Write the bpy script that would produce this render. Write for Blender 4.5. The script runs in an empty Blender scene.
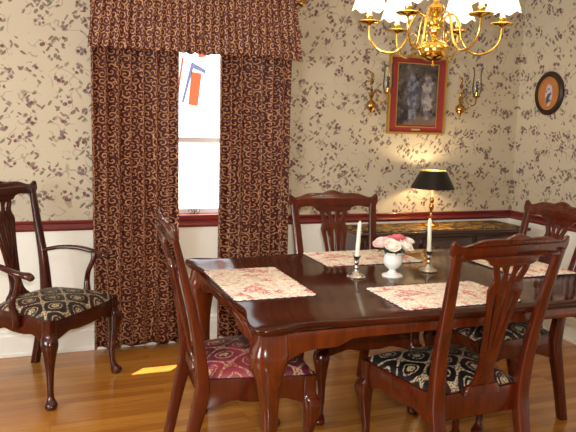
import bpy, bmesh, math, random
from mathutils import Vector, Matrix
PI = math.pi
sc = bpy.context.scene
col = sc.collection
random.seed(7)

# ------------------------------------------------------------------ camera
F, YAW, PITCH, ROLL, H = 655.11, .3589, .1391, .0279, 1.42
fw = Vector((math.sin(YAW)*math.cos(PITCH), math.cos(YAW)*math.cos(PITCH), -math.sin(PITCH)))
r = Vector((math.cos(YAW), -math.sin(YAW), 0)); u = r.cross(fw)
r2 = r*math.cos(ROLL)+u*math.sin(ROLL); u2 = -r*math.sin(ROLL)+u*math.cos(ROLL)
cam = bpy.data.objects.new('camera', bpy.data.cameras.new('camera')); col.objects.link(cam)
cam.matrix_world = Matrix(((r2.x, u2.x, -fw.x, 0), (r2.y, u2.y, -fw.y, 0), (r2.z, u2.z, -fw.z, H), (0, 0, 0, 1)))
cam.data.sensor_width = 36; cam.data.lens = F*36/576; cam.data.clip_start = .05
sc.camera = cam
sc.view_settings.view_transform = 'Standard'; sc.view_settings.look = 'None'
sc.view_settings.gamma = 1; sc.view_settings.use_curve_mapping = False
sc.view_settings.exposure = .18

# ------------------------------------------------------------------ materials
def s2l(c):
    return tuple((v/12.92 if v <= .04045 else ((v+.055)/1.055)**2.4) for v in [x/255 for x in c])+(1,)
class N:
    def __init__(s, name):
        s.m = bpy.data.materials.new(name); s.m.use_nodes = True; s.t = s.m.node_tree
        s.b = s.t.nodes['Principled BSDF']; s.out = s.t.nodes['Material Output']
    def n(s, kind, **kw):
        x = s.t.nodes.new(kind)
        for k, v in kw.items():
            if k.startswith('i_'):
                key = k[2:]; key = int(key) if key.isdigit() else key.replace('_', ' ')
                if isinstance(v, bpy.types.NodeSocket): s.t.links.new(v, x.inputs[key])
                else: x.inputs[key].default_value = v
            else: setattr(x, k, v)
        return x
    def l(s, a, b): s.t.links.new(a, b)
    def math(s, op, a, b=None, c=None):
        x = s.t.nodes.new('ShaderNodeMath'); x.operation = op
        for i, v in enumerate((a, b, c)):
            if v is None: continue
            if isinstance(v, (int, float)): x.inputs[i].default_value = v
            else: s.l(v, x.inputs[i])
        return x.outputs[0]
    def mix(s, fac, a, b):
        x = s.t.nodes.new('ShaderNodeMix'); x.data_type = 'RGBA'
        for sock, v in ((x.inputs[0], fac), (x.inputs[6], a), (x.inputs[7], b)):
            if isinstance(v, bpy.types.NodeSocket): s.l(v, sock)
            else: sock.default_value = v
        return x.outputs[2]
    def step(s, v, lo, hi):
        x = s.n('ShaderNodeMapRange', interpolation_type='SMOOTHSTEP'); s.l(v, x.inputs[0])
        x.inputs[1].default_value = lo; x.inputs[2].default_value = hi; return x.outputs[0]
    def coord(s, kind='Object', scale=(1, 1, 1), loc=(0, 0, 0), rot=(0, 0, 0)):
        t = s.n('ShaderNodeTexCoord'); mp = s.n('ShaderNodeMapping'); s.l(t.outputs[kind], mp.inputs[0])
        mp.inputs['Scale'].default_value = scale; mp.inputs['Location'].default_value = loc; mp.inputs['Rotation'].default_value = rot
        return mp.outputs[0]
    def noise(s, v, scale, detail=2, rough=.5, dist=0):
        return s.n('ShaderNodeTexNoise', i_Vector=v, i_Scale=scale, i_Detail=detail, i_Roughness=rough, i_Distortion=dist).outputs[0]
    def setp(s, **kw):
        for k, v in kw.items():
            k = k.replace('_', ' ')
            if isinstance(v, bpy.types.NodeSocket): s.l(v, s.b.inputs[k])
            else: s.b.inputs[k].default_value = v
        return s.m
def plain(name, rgb, rough=.5, metal=0, var=.06, **kw):
    n = N(name); v = n.coord(); f = n.noise(v, 14, 3)
    a = s2l(rgb); d = tuple(c*(1-var*2) for c in a[:3])+(1,)
    n.setp(Base_Color=n.mix(f, d, a), Roughness=rough, Metallic=metal, **kw); return n.m

def wood(name, dark, light, scale=(1, 1, 1), rough=.22, coat=.6):
    n = N(name); v = n.coord(scale=scale)
    f = n.noise(v, 9, 5, .6, 1.5); g = n.noise(v, 60, 3, .6)
    f = n.math('ADD', n.math('MULTIPLY', f, .75), n.math('MULTIPLY', g, .25))
    f = n.step(f, .3, .7)
    return n.setp(Base_Color=n.mix(f, s2l(dark), s2l(light)), Roughness=rough, Coat_Weight=coat, Coat_Roughness=.08)
M = {}
M['chair_wood'] = wood('mahogany', (60, 18, 6), (90, 31, 10), (1, 1, .18), rough=.2, coat=.25)
M['arm_wood'] = wood('dark_mahogany', (48, 14, 7), (76, 24, 11), (1, 1, .18), rough=.2, coat=.25)
M['table_wood'] = wood('table_mahogany', (46, 15, 5), (70, 24, 7), (.15, 1, 1), rough=.12, coat=0)
M['leg_wood'] = wood('table_leg_mahogany', (68, 24, 8), (102, 42, 14), (1, 1, .18), rough=.16, coat=.3)
M['side_wood'] = wood('sideboard_mahogany', (36, 13, 7), (64, 25, 12), (.2, 1, 1))
M['rail'] = wood('stained_rail', (108, 30, 28), (128, 42, 36), (.1, 1, 1), rough=.35, coat=.3)
M['brass'] = plain('polished_brass', (240, 202, 108), .12, 1, .03)
M['oldbrass'] = plain('antique_brass', (200, 154, 82), .2, 1, .1)
M['silver'] = plain('silver', (232, 230, 226), .18, 1, .05)
M['candle'] = plain('candle_wax', (246, 240, 224), .45, 0, .02, Subsurface_Weight=.3)
M['milk'] = plain('milk_glass', (240, 238, 234), .15, 0, .02)
M['white'] = plain('white_paint', (246, 244, 232), .45, 0, .02)
M['sash'] = plain('sash_paint', (240, 240, 240), .4, 0, .02)
M['ceil'] = plain('ceiling_paint', (236, 228, 208), .8, 0, .02)
M['black'] = plain('black_metal', (16, 14, 12), .4, 0, .1)
M['gold'] = plain('gold_frame', (222, 184, 104), .3, .8, .15)
M['burg'] = plain('burgundy_mat', (150, 50, 44), .7, 0, .05)
M['dkframe'] = plain('dark_oval_wood', (52, 28, 20), .3, 0, .2)
M['pink'] = plain('pink_petal', (252, 214, 208), .6, 0, .1)
M['rose'] = plain('rose_petal', (240, 120, 128), .6, 0, .15)
M['cream'] = plain('cream_petal', (254, 244, 232), .6, 0, .08)
M['green'] = plain('leaf_green', (52, 72, 40), .6, 0, .2)
M['orange'] = plain('orange_cloth', (196, 84, 52), .8, 0, .03)
M['blue'] = plain('blue_cloth', (100, 106, 152), .8, 0, .03)
M['purple'] = plain('mat_edging', (58, 26, 48), .8, 0, .05)
M['ground'] = plain('pale_ground', (200, 200, 196), .9, 0, .05)
M['wirem'] = plain('dark_wire', (60, 56, 52), .4, .3, .05)
M['plate'] = plain('name_plate', (226, 196, 130), .3, .6, .05)

def glass(name, rough=0.0, k=.9):
    n = N(name); n.setp(Base_Color=(1, 1, 1, 1), Roughness=rough, IOR=1.45, Transmission_Weight=1)
    # thin glass: mostly clear with a faint glossy reflection
    tr = n.n('ShaderNodeBsdfTransparent'); gl = n.n('ShaderNodeBsdfGlossy', i_Roughness=.02)
    fr = n.n('ShaderNodeLayerWeight', i_Blend=.25)
    mx = n.n('ShaderNodeMixShader'); n.l(n.math('MULTIPLY', fr.outputs['Fresnel'], k), mx.inputs[0]); n.l(tr.outputs[0], mx.inputs[1]); n.l(gl.outputs[0], mx.inputs[2])
    n.l(mx.outputs[0], n.out.inputs[0]); return n.m
M['glass'] = glass('clear_glass'); M['pane'] = glass('window_glass', k=.25)

# wallpaper : cream ground, trailing sprigs with burgundy berries and grey green leaves
def wallpaper():
    n = N('floral_wallpaper')
    v = n.coord(scale=(1, 1, 1))
    # use a 2D coordinate that works on both walls: (x+y, z)
    sx = n.n('ShaderNodeSeparateXYZ', i_Vector=v)
    cx = n.n('ShaderNodeCombineXYZ'); n.l(n.math('ADD', sx.outputs[0], sx.outputs[1]), cx.inputs[0]); n.l(sx.outputs[2], cx.inputs[1]); v = cx.outputs[0]
    wob = n.n('ShaderNodeTexNoise', i_Vector=v, i_Scale=9, i_Detail=2)
    vm = n.n('ShaderNodeVectorMath', operation='MULTIPLY_ADD'); n.l(wob.outputs[1], vm.inputs[0]); vm.inputs[1].default_value = (.05, .05, 0); n.l(v, vm.inputs[2]); w = vm.outputs[0]
    # sprig centres
    big = n.n('ShaderNodeTexVoronoi', voronoi_dimensions='2D', feature='F1', i_Vector=w, i_Scale=7.2, i_Randomness=.75)
    small = n.n('ShaderNodeTexVoronoi', voronoi_dimensions='2D', feature='F1', i_Vector=v, i_Scale=40, i_Randomness=1)
    bs = n.n('ShaderNodeSeparateColor', i_Color=small.outputs['Color'])
    dot = n.step(small.outputs['Distance'], .5, .36)
    near = n.step(big.outputs['Distance'], .27, .2)
    berry = n.math('MULTIPLY', n.math('MULTIPLY', dot, near), n.step(bs.outputs[0], .3, .36))
    # leaves and buds : elongated specks on two diagonals
    def specks(ang, sc_, thr):
        ro = n.n('ShaderNodeMapping', i_Vector=w); ro.inputs['Rotation'].default_value = (0, 0, ang)
        mp = n.n('ShaderNodeMapping', i_Vector=ro.outputs[0]); mp.inputs['Scale'].default_value = (1, 2.3, 1)
        lf = n.n('ShaderNodeTexVoronoi', voronoi_dimensions='2D', feature='F1', i_Vector=mp.outputs[0], i_Scale=sc_, i_Randomness=1)
        ls = n.n('ShaderNodeSeparateColor', i_Color=lf.outputs['Color'])
        return n.math('MULTIPLY', n.step(lf.outputs['Distance'], .44, .3), n.step(ls.outputs[0], thr, thr+.04)), ls
    l1, ls = specks(-.85, 21, .66); l2, ls2 = specks(.7, 24, .78)
    pat = n.step(n.noise(v, 8.5, 1), .47, .53)
    leaf = n.math('MULTIPLY', n.math('MAXIMUM', l1, l2), n.math('MAXIMUM', pat, n.math('MULTIPLY', near, .9)))
    # stems : thin wandering contours
    st = n.n('ShaderNodeTexNoise', i_Vector=v, i_Scale=6.5, i_Detail=1.5)
    line = n.step(n.math('ABSOLUTE', n.math('SUBTRACT', st.outputs[0], .5)), .011, .004)
    line = n.math('MULTIPLY', line, n.step(big.outputs['Distance'], .55, .45)); line = n.math('MULTIPLY', line, .5)
    base = n.mix(n.noise(v, 3, 2), s2l((194, 182, 158)), s2l((204, 192, 168)))
    c = n.mix(line, base, s2l((126, 118, 92)))
    c = n.mix(n.math('MULTIPLY', leaf, .85), c, n.mix(n.step(ls.outputs[1], .4, .6), s2l((106, 96, 74)), s2l((112, 78, 70))))
    c = n.mix(n.math('MULTIPLY', berry, .9), c, n.mix(n.step(bs.outputs[1], .45, .55), s2l((108, 46, 52)), s2l((118, 96, 104))))
    return n.setp(Base_Color=c, Roughness=.75)
M['paper'] = wallpaper()

def floorm():
    n = N('oak_floor'); v = n.coord()
    br = n.n('ShaderNodeTexBrick', i_Vector=v, i_Scale=1, i_Mortar_Size=.0012, i_Brick_Width=.9, i_Row_Height=.058, i_Color1=(0, 0, 0, 1), i_Color2=(1, 1, 1, 1), i_Mortar=(.5, .5, .5, 1))
    br.offset = .37; br.offset_frequency = 3
    mp = n.n('ShaderNodeMapping', i_Vector=v); mp.inputs['Scale'].default_value = (1.2, 14, 1)
    g = n.noise(mp.outputs[0], 3.2, 5, .6, .6)
    f = n.math('ADD', n.math('MULTIPLY', br.outputs[0], .38), n.math('MULTIPLY', g, .62))
    c = n.mix(n.step(f, .15, .85), s2l((150, 88, 26)), s2l((192, 130, 52)))
    c = n.mix(n.math('MULTIPLY', br.outputs['Fac'], .55), c, s2l((80, 46, 20)))
    return n.setp(Base_Color=c, Roughness=.24, Coat_Weight=.35, Coat_Roughness=.15)
M['floor'] = floorm()

def curtainm():
    n = N('scroll_curtain'); v = n.coord('UV')
    vo = n.n('ShaderNodeTexVoronoi', voronoi_dimensions='2D', feature='F1', i_Vector=v, i_Scale=25, i_Randomness=.5)
    mul = n.n('ShaderNodeVectorMath', operation='SUBTRACT'); n.l(vo.outputs['Position'], mul.inputs[1]); n.l(v, mul.inputs[0])
    s = n.n('ShaderNodeSeparateXYZ', i_Vector=mul.outputs[0])
    ang = n.math('ARCTAN2', s.outputs[1], s.outputs[0])
    cc = n.n('ShaderNodeSeparateColor', i_Color=vo.outputs['Color'])
    hand = n.math('MULTIPLY', n.math('SUBTRACT', n.math('GREATER_THAN', cc.outputs[0], .5), .5), 2)
    ph = n.math('ADD', n.math('MULTIPLY', ang, hand), n.math('MULTIPLY', vo.outputs['Distance'], 13))
    ph = n.math('ADD', ph, n.math('MULTIPLY', cc.outputs[1], 6))
    sp = n.math('SINE', ph)
    f = n.step(sp, .3, .7)
    lf = n.noise(v, 70, 2); f = n.math('MULTIPLY', f, n.step(lf, .36, .46))
    c = n.mix(f, s2l((78, 16, 16)), s2l((202, 152, 108)))
    return n.setp(Base_Color=c, Roughness=.6)
M['curtain'] = curtainm()

def seatm(name, ground, g2, gold):
    n = N(name); v = n.coord()
    wb = n.n('ShaderNodeTexNoise', i_Vector=v, i_Scale=9, i_Detail=1)
    vm = n.n('ShaderNodeVectorMath', operation='MULTIPLY_ADD'); n.l(wb.outputs[1], vm.inputs[0]); vm.inputs[1].default_value = (.03, .03, 0); n.l(v, vm.inputs[2])
    s = n.n('ShaderNodeSeparateXYZ', i_Vector=vm.outputs[0])
    cu = n.math('COSINE', n.math('MULTIPLY', s.outputs[0], 2*PI/.16)); cv = n.math('COSINE', n.math('MULTIPLY', s.outputs[1], 2*PI/.17))
    f = n.math('ADD', cu, cv); a = n.math('ABSOLUTE', f)
    band = n.step(a, .27, .19)
    ring = n.math('MULTIPLY', n.step(a, 1.22, 1.28), n.step(a, 1.50, 1.44))
    core = n.step(a, 1.74, 1.8)
    g = n.math('MAXIMUM', n.math('MAXIMUM', band, ring), core)
    sp = n.noise(v, 150, 2); g = n.math('MULTIPLY', g, n.step(sp, .42, .54))
    # little curls along the band
    c = n.mix(n.step(n.noise(v, 5, 1), .5, .62), s2l(ground), s2l(g2))
    c = n.mix(g, c, s2l(gold))
    return n.setp(Base_Color=c, Roughness=.55, Sheen_Weight=.0)
M['seat'] = seatm('black_damask', (20, 9, 12), (48, 13, 20), (196, 176, 140))
M['seat_sheen'] = seatm('sheen_damask', (86, 18, 40), (146, 50, 66), (186, 148, 112))  # same damask with reflected light painted in as a plum-pink ground

def toile():
    n = N('toile_placemat'); v = n.coord()
    b = n.noise(v, 14, 3, .6, .6); t = n.noise(v, 120, 3, .7); q = n.noise(v, 45, 2, .6, 1)
    c = n.mix(n.step(t, .46, .6), s2l((252, 244, 230)), s2l((228, 206, 186)))
    c = n.mix(n.math('MULTIPLY', n.step(q, .52, .62), .6), c, s2l((214, 176, 158)))
    c = n.mix(n.math('MULTIPLY', n.step(b, .53, .6), n.step(t, .4, .5)), c, s2l((206, 116, 116)))
    return n.setp(Base_Color=c, Roughness=.8)
M['toile'] = toile()
def runner():
    n = N('brocade_runner'); v = n.coord()
    b = n.noise(v, 16, 4, .6, 1.4)
    c = n.mix(n.step(b, .46, .54), s2l((164, 128, 60)), s2l((44, 26, 16)))
    return n.setp(Base_Color=c, Roughness=.6)
M['runner'] = runner()
def art():
    # a generic dark garden scene : patches of blue grey, umber and cream only
    n = N('dark_garden_print'); v = n.coord()
    f = n.noise(v, 11, 4, .6, .8); g = n.noise(v, 26, 3, .6)
    c = n.mix(n.step(f, .35, .65), s2l((40, 36, 40)), s2l((104, 92, 84)))
    c = n.mix(n.math('MULTIPLY', n.step(g, .55, .66), .6), c, s2l((128, 124, 140)))
    s = n.n('ShaderNodeSeparateXYZ', i_Vector=v)
    wb = n.n('ShaderNodeTexNoise', i_Vector=v, i_Scale=16, i_Detail=3); wv = n.n('ShaderNodeVectorMath', operation='MULTIPLY_ADD'); n.l(wb.outputs[1], wv.inputs[0]); wv.inputs[1].default_value = (.11, 0, .11); wv.inputs[2].default_value = (0, 0, 0)
    ad = n.n('ShaderNodeVectorMath', operation='ADD'); n.l(v, ad.inputs[0]); n.l(wv.outputs[0], ad.inputs[1]); s = n.n('ShaderNodeSeparateXYZ', i_Vector=ad.outputs[0])
    def blob(x, z, w, h):
        x += .055; z += .055
        a = n.math('POWER', n.math('DIVIDE', n.math('SUBTRACT', s.outputs[0], x), w), 2); b = n.math('POWER', n.math('DIVIDE', n.math('SUBTRACT', s.outputs[2], z), h), 2)
        return n.step(n.math('ADD', n.math('ADD', a, b), n.math('MULTIPLY', f, .6)), 1.4, .9)
    c = n.mix(n.math('MULTIPLY', blob(.09, -.2, .2, .06), .7), c, s2l((128, 104, 92)))
    c = n.mix(n.math('MULTIPLY', blob(-.04, -.02, .05, .17), .6), c, n.mix(n.step(g, .4, .6), s2l((70, 82, 112)), s2l((150, 156, 176))))
    c = n.mix(n.math('MULTIPLY', blob(.08, -.0, .045, .16), .6), c, n.mix(n.step(g, .4, .6), s2l((206, 196, 196)), s2l((120, 116, 140))))
    return n.setp(Base_Color=c, Roughness=.4)
M['art'] = art()
def oval_art():
    n = N('oval_picture'); v = n.coord(); s = n.n('ShaderNodeSeparateXYZ', i_Vector=v)
    f = n.noise(v, 30, 3)
    a = n.math('POWER', n.math('DIVIDE', s.outputs[1], .032), 2); b = n.math('POWER', n.math('DIVIDE', n.math('ADD', s.outputs[2], .01), .075), 2)
    m = n.step(n.math('ADD', n.math('ADD', a, b), f), 1.8, 1.2)
    c = n.mix(f, s2l((170, 100, 50)), s2l((196, 130, 74)))
    c = n.mix(m, c, n.mix(n.step(f, .45, .6), s2l((196, 190, 200)), s2l((70, 66, 84))))
    return n.setp(Base_Color=c, Roughness=.4)
M['ovalart'] = oval_art()
def shadem():
    n = N('lit_shade')
    d = n.n('ShaderNodeBsdfDiffuse'); d.inputs[0].default_value = (.9, .86, .78, 1)
    t = n.n('ShaderNodeBsdfTranslucent'); t.inputs[0].default_value = (.95, .88, .76, 1)
    mx = n.n('ShaderNodeMixShader'); mx.inputs[0].default_value = .5; n.l(d.outputs[0], mx.inputs[1]); n.l(t.outputs[0], mx.inputs[2])
    e = n.n('ShaderNodeEmission'); e.inputs[0].default_value = (1, .93, .8, 1); e.inputs[1].default_value = .75
    ad = n.n('ShaderNodeAddShader'); n.l(mx.outputs[0], ad.inputs[0]); n.l(e.outputs[0], ad.inputs[1]); n.l(ad.outputs[0], n.out.inputs[0]); return n.m
M['shade'] = shadem()
def bulbm():
    n = N('lit_bulb'); n.setp(Emission_Color=(1, .8, .5, 1), Emission_Strength=6.0, Base_Color=(1, 1, 1, 1)); return n.m
M['bulb'] = bulbm()

M['table_wood'].node_tree.nodes['Principled BSDF'].inputs['Specular IOR Level'].default_value = .32
# ------------------------------------------------------------------ mesh helpers
def finish(name, me, m, parent=None, smooth=True, ang=.7):
    me.name = name
    if m is not None: me.materials.clear(); me.materials.append(M[m] if isinstance(m, str) else m)
    if smooth:
        me.polygons.foreach_set('use_smooth', [True]*len(me.polygons)); me.set_sharp_from_angle(angle=ang)
    o = bpy.data.objects.new(name, me); col.objects.link(o)
    if parent: o.parent = parent
    return o
def obj(name, bm, m, parent=None, smooth=True, ang=.7):
    bmesh.ops.recalc_face_normals(bm, faces=bm.faces)
    me = bpy.data.meshes.new(name); bm.to_mesh(me); bm.free()
    return finish(name, me, m, parent, smooth, ang)
def thing(name, label, cat, loc=(0, 0, 0), rz=0, group=None):
    o = bpy.data.objects.new(name, None); col.objects.link(o); o.empty_display_size = .05
    o.location = loc; o.rotation_euler = (0, 0, rz); tag(o, label, cat, group); return o
def tag(o, label, cat, group=None):
    o['label'] = label; o['category'] = cat
    if group: o['group'] = group
    return o
def struct(o): o['kind'] = 'structure'; return o
def box(bm, x0, x1, y0, y1, z0, z1, bev=0):
    vs = bmesh.ops.create_cube(bm, size=1)['verts']
    for v in vs: v.co = Vector(((x0+x1)/2+v.co.x*(x1-x0), (y0+y1)/2+v.co.y*(y1-y0), (z0+z1)/2+v.co.z*(z1-z0)))
    if bev:
        es = list({e for v in vs for e in v.link_edges}); bmesh.ops.bevel(bm, geom=es, offset=bev, segments=2, affect='EDGES', profile=.5)
    return bm
def B(*a, **k): return box(bmesh.new(), *a, **k)
def rings(bm, rs, cap=True):
    prev = None
    for ring in rs:
        vs = [bm.verts.new(p) for p in ring]
        if prev:
            for i in range(len(vs)): bm.faces.new((prev[i], prev[(i+1) % len(vs)], vs[(i+1) % len(vs)], vs[i]))
        elif cap: bm.faces.new(vs[::-1])
        prev = vs
    if cap: bm.faces.new(prev)
    return bm
def cr(pts, n=6):
    # Catmull-Rom through rows of numbers
    out = []
    P = [pts[0]]+list(pts)+[pts[-1]]
    for i in range(1, len(P)-2):
        a, b, c, d = P[i-1], P[i], P[i+1], P[i+2]
        for k in range(n):
            t = k/n
            out.append(tuple(.5*((2*b[j])+(-a[j]+c[j])*t+(2*a[j]-5*b[j]+4*c[j]-d[j])*t*t+(-a[j]+3*b[j]-3*c[j]+d[j])*t**3) for j in range(len(b))))
    out.append(tuple(pts[-1])); return out
def crc(pts, n=5):
    m = len(pts); out = []
    for i in range(m):
        a, b, c, d = pts[i-1], pts[i], pts[(i+1) % m], pts[(i+2) % m]
        for k in range(n):
            t = k/n
            out.append(tuple(.5*((2*b[j])+(-a[j]+c[j])*t+(2*a[j]-5*b[j]+4*c[j]-d[j])*t*t+(-a[j]+3*b[j]-3*c[j]+d[j])*t**3) for j in range(len(b))))
    return out
def loftz(bm, secs, pw=2, seg=16, rot=0, sub=5):
    # secs : (cx, cy, z, rx, ry[, pow])
    secs = [tuple(s)+((pw,) if len(s) == 5 else ()) for s in secs]
    rs = []
    for (cx, cy, z, rx, ry, p) in cr(secs, sub):
        ring = []
        for k in range(seg):
            a = 2*PI*(k+.5)/seg; c, s = math.cos(a), math.sin(a)
            x = rx*math.copysign(abs(c)**(2/p), c); y = ry*math.copysign(abs(s)**(2/p), s)
            ring.append((cx+x*math.cos(rot)-y*math.sin(rot), cy+x*math.sin(rot)+y*math.cos(rot), z))
        rs.append(ring)
    return rings(bm, rs)
def sweep(bm, pts, seg=10, sub=6, flat=1.0, smooth=True):
    # pts : (x, y, z, r)
    P = cr(pts, sub) if smooth else pts
    rs = []; up = Vector((0, 0, 1)); n = None
    for i, q in enumerate(P):
        a = Vector(P[max(i-1, 0)][:3]); b = Vector(P[min(i+1, len(P)-1)][:3]); t = (b-a).normalized()
        if n is None:
            n = t.cross(up)
            if n.length < .1: n = t.cross(Vector((0, 1, 0)))
            n.normalize()
        n = (n-t*n.dot(t)).normalized(); m = t.cross(n)
        rs.append([Vector(q[:3])+n*math.cos(2*PI*k/seg)*q[3]+m*math.sin(2*PI*k/seg)*q[3]*flat for k in range(seg)])
    return rings(bm, rs)
def lathe(bm, prof, c=(0, 0, 0), seg=20, wave=None):
    rs = []
    for (rr, z) in prof:
        rs.append([(c[0]+max(rr, .0004)*math.cos(2*PI*k/seg)*(1+(wave(k, z) if wave else 0)), c[1]+max(rr, .0004)*math.sin(2*PI*k/seg)*(1+(wave(k, z) if wave else 0)), c[2]+z) for k in range(seg)])
    return rings(bm, rs)
def plate(bm, outline, holes, th, fn, bev=.0):
    # flat outline with holes, given thickness, mapped by fn(x, y, z) -> 3D
    cu = bpy.data.curves.new('p', 'CURVE'); cu.dimensions = '2D'; cu.fill_mode = 'BOTH'
    cu.extrude = th/2-bev; cu.bevel_depth = bev; cu.offset = -bev; cu.bevel_resolution = 1
    for loop in [outline]+list(holes):
        sp = cu.splines.new('POLY'); sp.points.add(len(loop)-1); sp.use_cyclic_u = True
        for i, q in enumerate(loop): sp.points[i].co = (q[0], q[1], 0, 1)
    o = bpy.data.objects.new('p', cu); col.objects.link(o); bpy.context.view_layer.update()
    me = bpy.data.meshes.new_from_object(o.evaluated_get(bpy.context.evaluated_depsgraph_get()))
    for v in me.vertices: v.co = fn(*v.co)
    t = bmesh.new(); t.from_mesh(me); bmesh.ops.remove_doubles(t, verts=t.verts, dist=1e-5); t.to_mesh(me); t.free()
    bm.from_mesh(me)
    bpy.data.objects.remove(o); bpy.data.curves.remove(cu); bpy.data.meshes.remove(me)
    return bm
def children(o): return [c for c in bpy.data.objects if c.parent is o]
def copy_tree(o, parent=None):
    c = o.copy(); col.objects.link(c); c.parent = parent
    for ch in children(o): copy_tree(ch, c)
    return c

# ------------------------------------------------------------------ room
X0, X1, Y0, D, XR, HC = -2.3, 3.363, -1.6, 4.095, 3.363, 2.46
WX0, WX1, WZ0, WZ1 = .42, 1.42, .83, 2.08
T = .12
struct(obj('floor', B(X0-.1, XR+.1, Y0-.1, D+.1, -.08, 0), 'floor', smooth=False))
struct(obj('ceiling', B(X0-.1, XR+.1, Y0-.1, D+.1, HC, HC+.1), 'ceil', smooth=False))
RT, RB = .815, .752       # chair rail
def wall_parts(name, lower, upper):
    b = bmesh.new()
    for q in lower: box(b, *q)
    n1 = len(b.faces)
    for q in upper: box(b, *q)
    b.faces.ensure_lookup_table()
    for f in b.faces[n1:]: f.material_index = 1
    me = bpy.data.meshes.new(name); b.to_mesh(me); b.free(); me.materials.append(M['white']); me.materials.append(M['paper'])
    o = bpy.data.objects.new(name, me); col.objects.link(o); return struct(o)
wall_parts('wall_back', [(X0, XR+T, D, D+T, 0, .78)],
    [(X0, WX0, D, D+T, .78, HC), (WX1, XR+T, D, D+T, .78, HC), (WX0, WX1, D, D+T, WZ1, HC), (WX0, WX1, D, D+T, .78, WZ0)])
wall_parts('wall_right', [(XR, XR+T, Y0, D, 0, .78)], [(XR, XR+T, Y0, D, .78, HC)])
# left wall with a daylight window opening; front wall behind the camera is solid
wall_parts('wall_left', [(X0-T, X0, Y0, D+T, 0, .78)],
    [(X0-T, X0, Y0, .9, .78, HC), (X0-T, X0, 2.7, D+T, .78, HC), (X0-T, X0, .9, 2.7, 2.1, HC)])
wall_parts('wall_front', [(X0-T, XR+T, Y0-T, Y0, 0, .78)], [(X0-T, XR+T, Y0-T, Y0, .78, HC)])
def moulding(name, a, b, prof, m):
    # prof (out, z) swept from a to b along the foot of a wall; out is measured to the left of a->b
    a = Vector((*a, 0)); b = Vector((*b, 0)); t = (b-a).normalized(); nrm = Vector((-t.y, t.x, 0))
    bm = bmesh.new()
    return struct(obj(name, rings(bm, [[p+nrm*o+Vector((0, 0, z)) for (o, z) in prof] for p in (a, b)]), m, smooth=False))
railp = [(0, RB), (.010, RB), (.014, RB+.012), (.022, RB+.018), (.018, RB+.026), (.018, RB+.042), (.028, RB+.050), (.030, RT-.003), (.028, RT), (0, RT)]
basep = [(0, 0), (.022, 0), (.022, .018), (.014, .024), (.014, .125), (.010, .135), (.010, .15), (.004, .162), (0, .165)]
for nm, a, b in (('back', (XR, D), (X0, D)), ('right', (XR, Y0), (XR, D)), ('front', (X0, Y0), (XR, Y0)), ('left', (X0, D), (X0, Y0))):
    moulding('trim_'+{'back': '1', 'right': '2', 'front': '3', 'left': '4'}[nm], a, b, railp, 'rail')
    moulding('baseboard_'+nm, a, b, basep, 'white')

# window : casing, two sashes, panes
w = struct(bpy.data.objects.new('window_1', None)); col.objects.link(w); w.location = ((WX0+WX1)/2, D, WZ0)
hw = (WX1-WX0)/2; hh = WZ1-WZ0
b = bmesh.new()
for s in (-1, 1): box(b, s*(hw+.03)-.035, s*(hw+.03)+.035, -.018, -.001, -.01, hh+.06, bev=.003)
box(b, -hw-.065, hw+.065, -.018, -.001, hh, hh+.07, bev=.003)
obj('casing', b, 'sash', w)
b = bmesh.new()
for s in (-1, 1): box(b, s*(hw-.01)-.01, s*(hw-.01)+.01, .001, T-.001, 0.001, hh-.001)
box(b, -hw+.001, hw-.001, .001, T-.001, hh-.02, hh-.001)
obj('window_jamb', b, 'sash', w)
obj('window_sill', B(-hw+.001, hw-.001, -.03, T, -.016, .004, bev=.004), 'rail', w)
def sash(y, z0, z1):
    b = bmesh.new()
    for s in (-1, 1): box(b, s*(hw-.045)-.025, s*(hw-.045)+.025, y, y+.03, z0, z1)
    box(b, -hw+.07, hw-.07, y, y+.03, z0, z0+.03); box(b, -hw+.07, hw-.07, y, y+.03, z1-.024, z1)
    f = obj('sash', b, 'sash', w, smooth=False)
    obj('pane', B(-hw+.07, hw-.07, y+.013, y+.016, z0+.03, z1-.024), 'pane', f, smooth=False)
sash(.03, .006, .49); sash(.065, .455, hh-.02)

# outdoors
struct(obj('ground', B(-8, 10, D+T, 26, -.7, -.6), 'ground', smooth=False))
struct(obj('trim_5', B(-3, 4.2, D+T+.001, 4.755, 2.5, 2.56), 'sash', smooth=False))   # unseen eave, added and sized to limit the sun patch
bn = thing('banner', 'orange and blue cloth banner hanging slanted outside the window', 'banner', (1.19, 5.5, 1.74))
def quad(bm, pts, y0, y1):
    lo = [bm.verts.new((x, y0, z)) for x, z in pts]; hi = [bm.verts.new((x, y1, z)) for x, z in pts]
    n = len(pts); bm.faces.new(lo); bm.faces.new(hi[::-1])
    for i in range(n): bm.faces.new((lo[i], lo[(i+1) % n], hi[(i+1) % n], hi[i]))
    return bm
obj('cloth', quad(bmesh.new(), [(-.02, .09), (.065, .08), (.035, -.19), (-.045, -.18)], -.004, .004), 'orange', bn, smooth=False)
obj('border', quad(bmesh.new(), [(-.02, .17), (.10, .11), (.10, .08), (-.005, .12), (-.085, -.17), (-.10, -.16)], -.004, .004), 'blue', bn, smooth=False)
obj('ribbon', quad(bmesh.new(), [(-.10, .2), (-.085, .2), (-.13, -.12), (-.145, -.12)], -.004, .004), 'orange', bn, smooth=False)
obj('tassel', quad(bmesh.new(), [(.03, .27), (.10, .29), (.10, .22), (.04, .21)], -.004, .004), 'orange', bn, smooth=False)
b = bmesh.new(); sweep(b, [(.27, 0, -2.34, .012), (.27, 0, .33, .010)], seg=10, smooth=False); sweep(b, [(.29, 0, .32, .008), (-.2, 0, .32, .008)], seg=8, smooth=False); obj('pole', b, 'sash', bn)
orn = bmesh.new()
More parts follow.
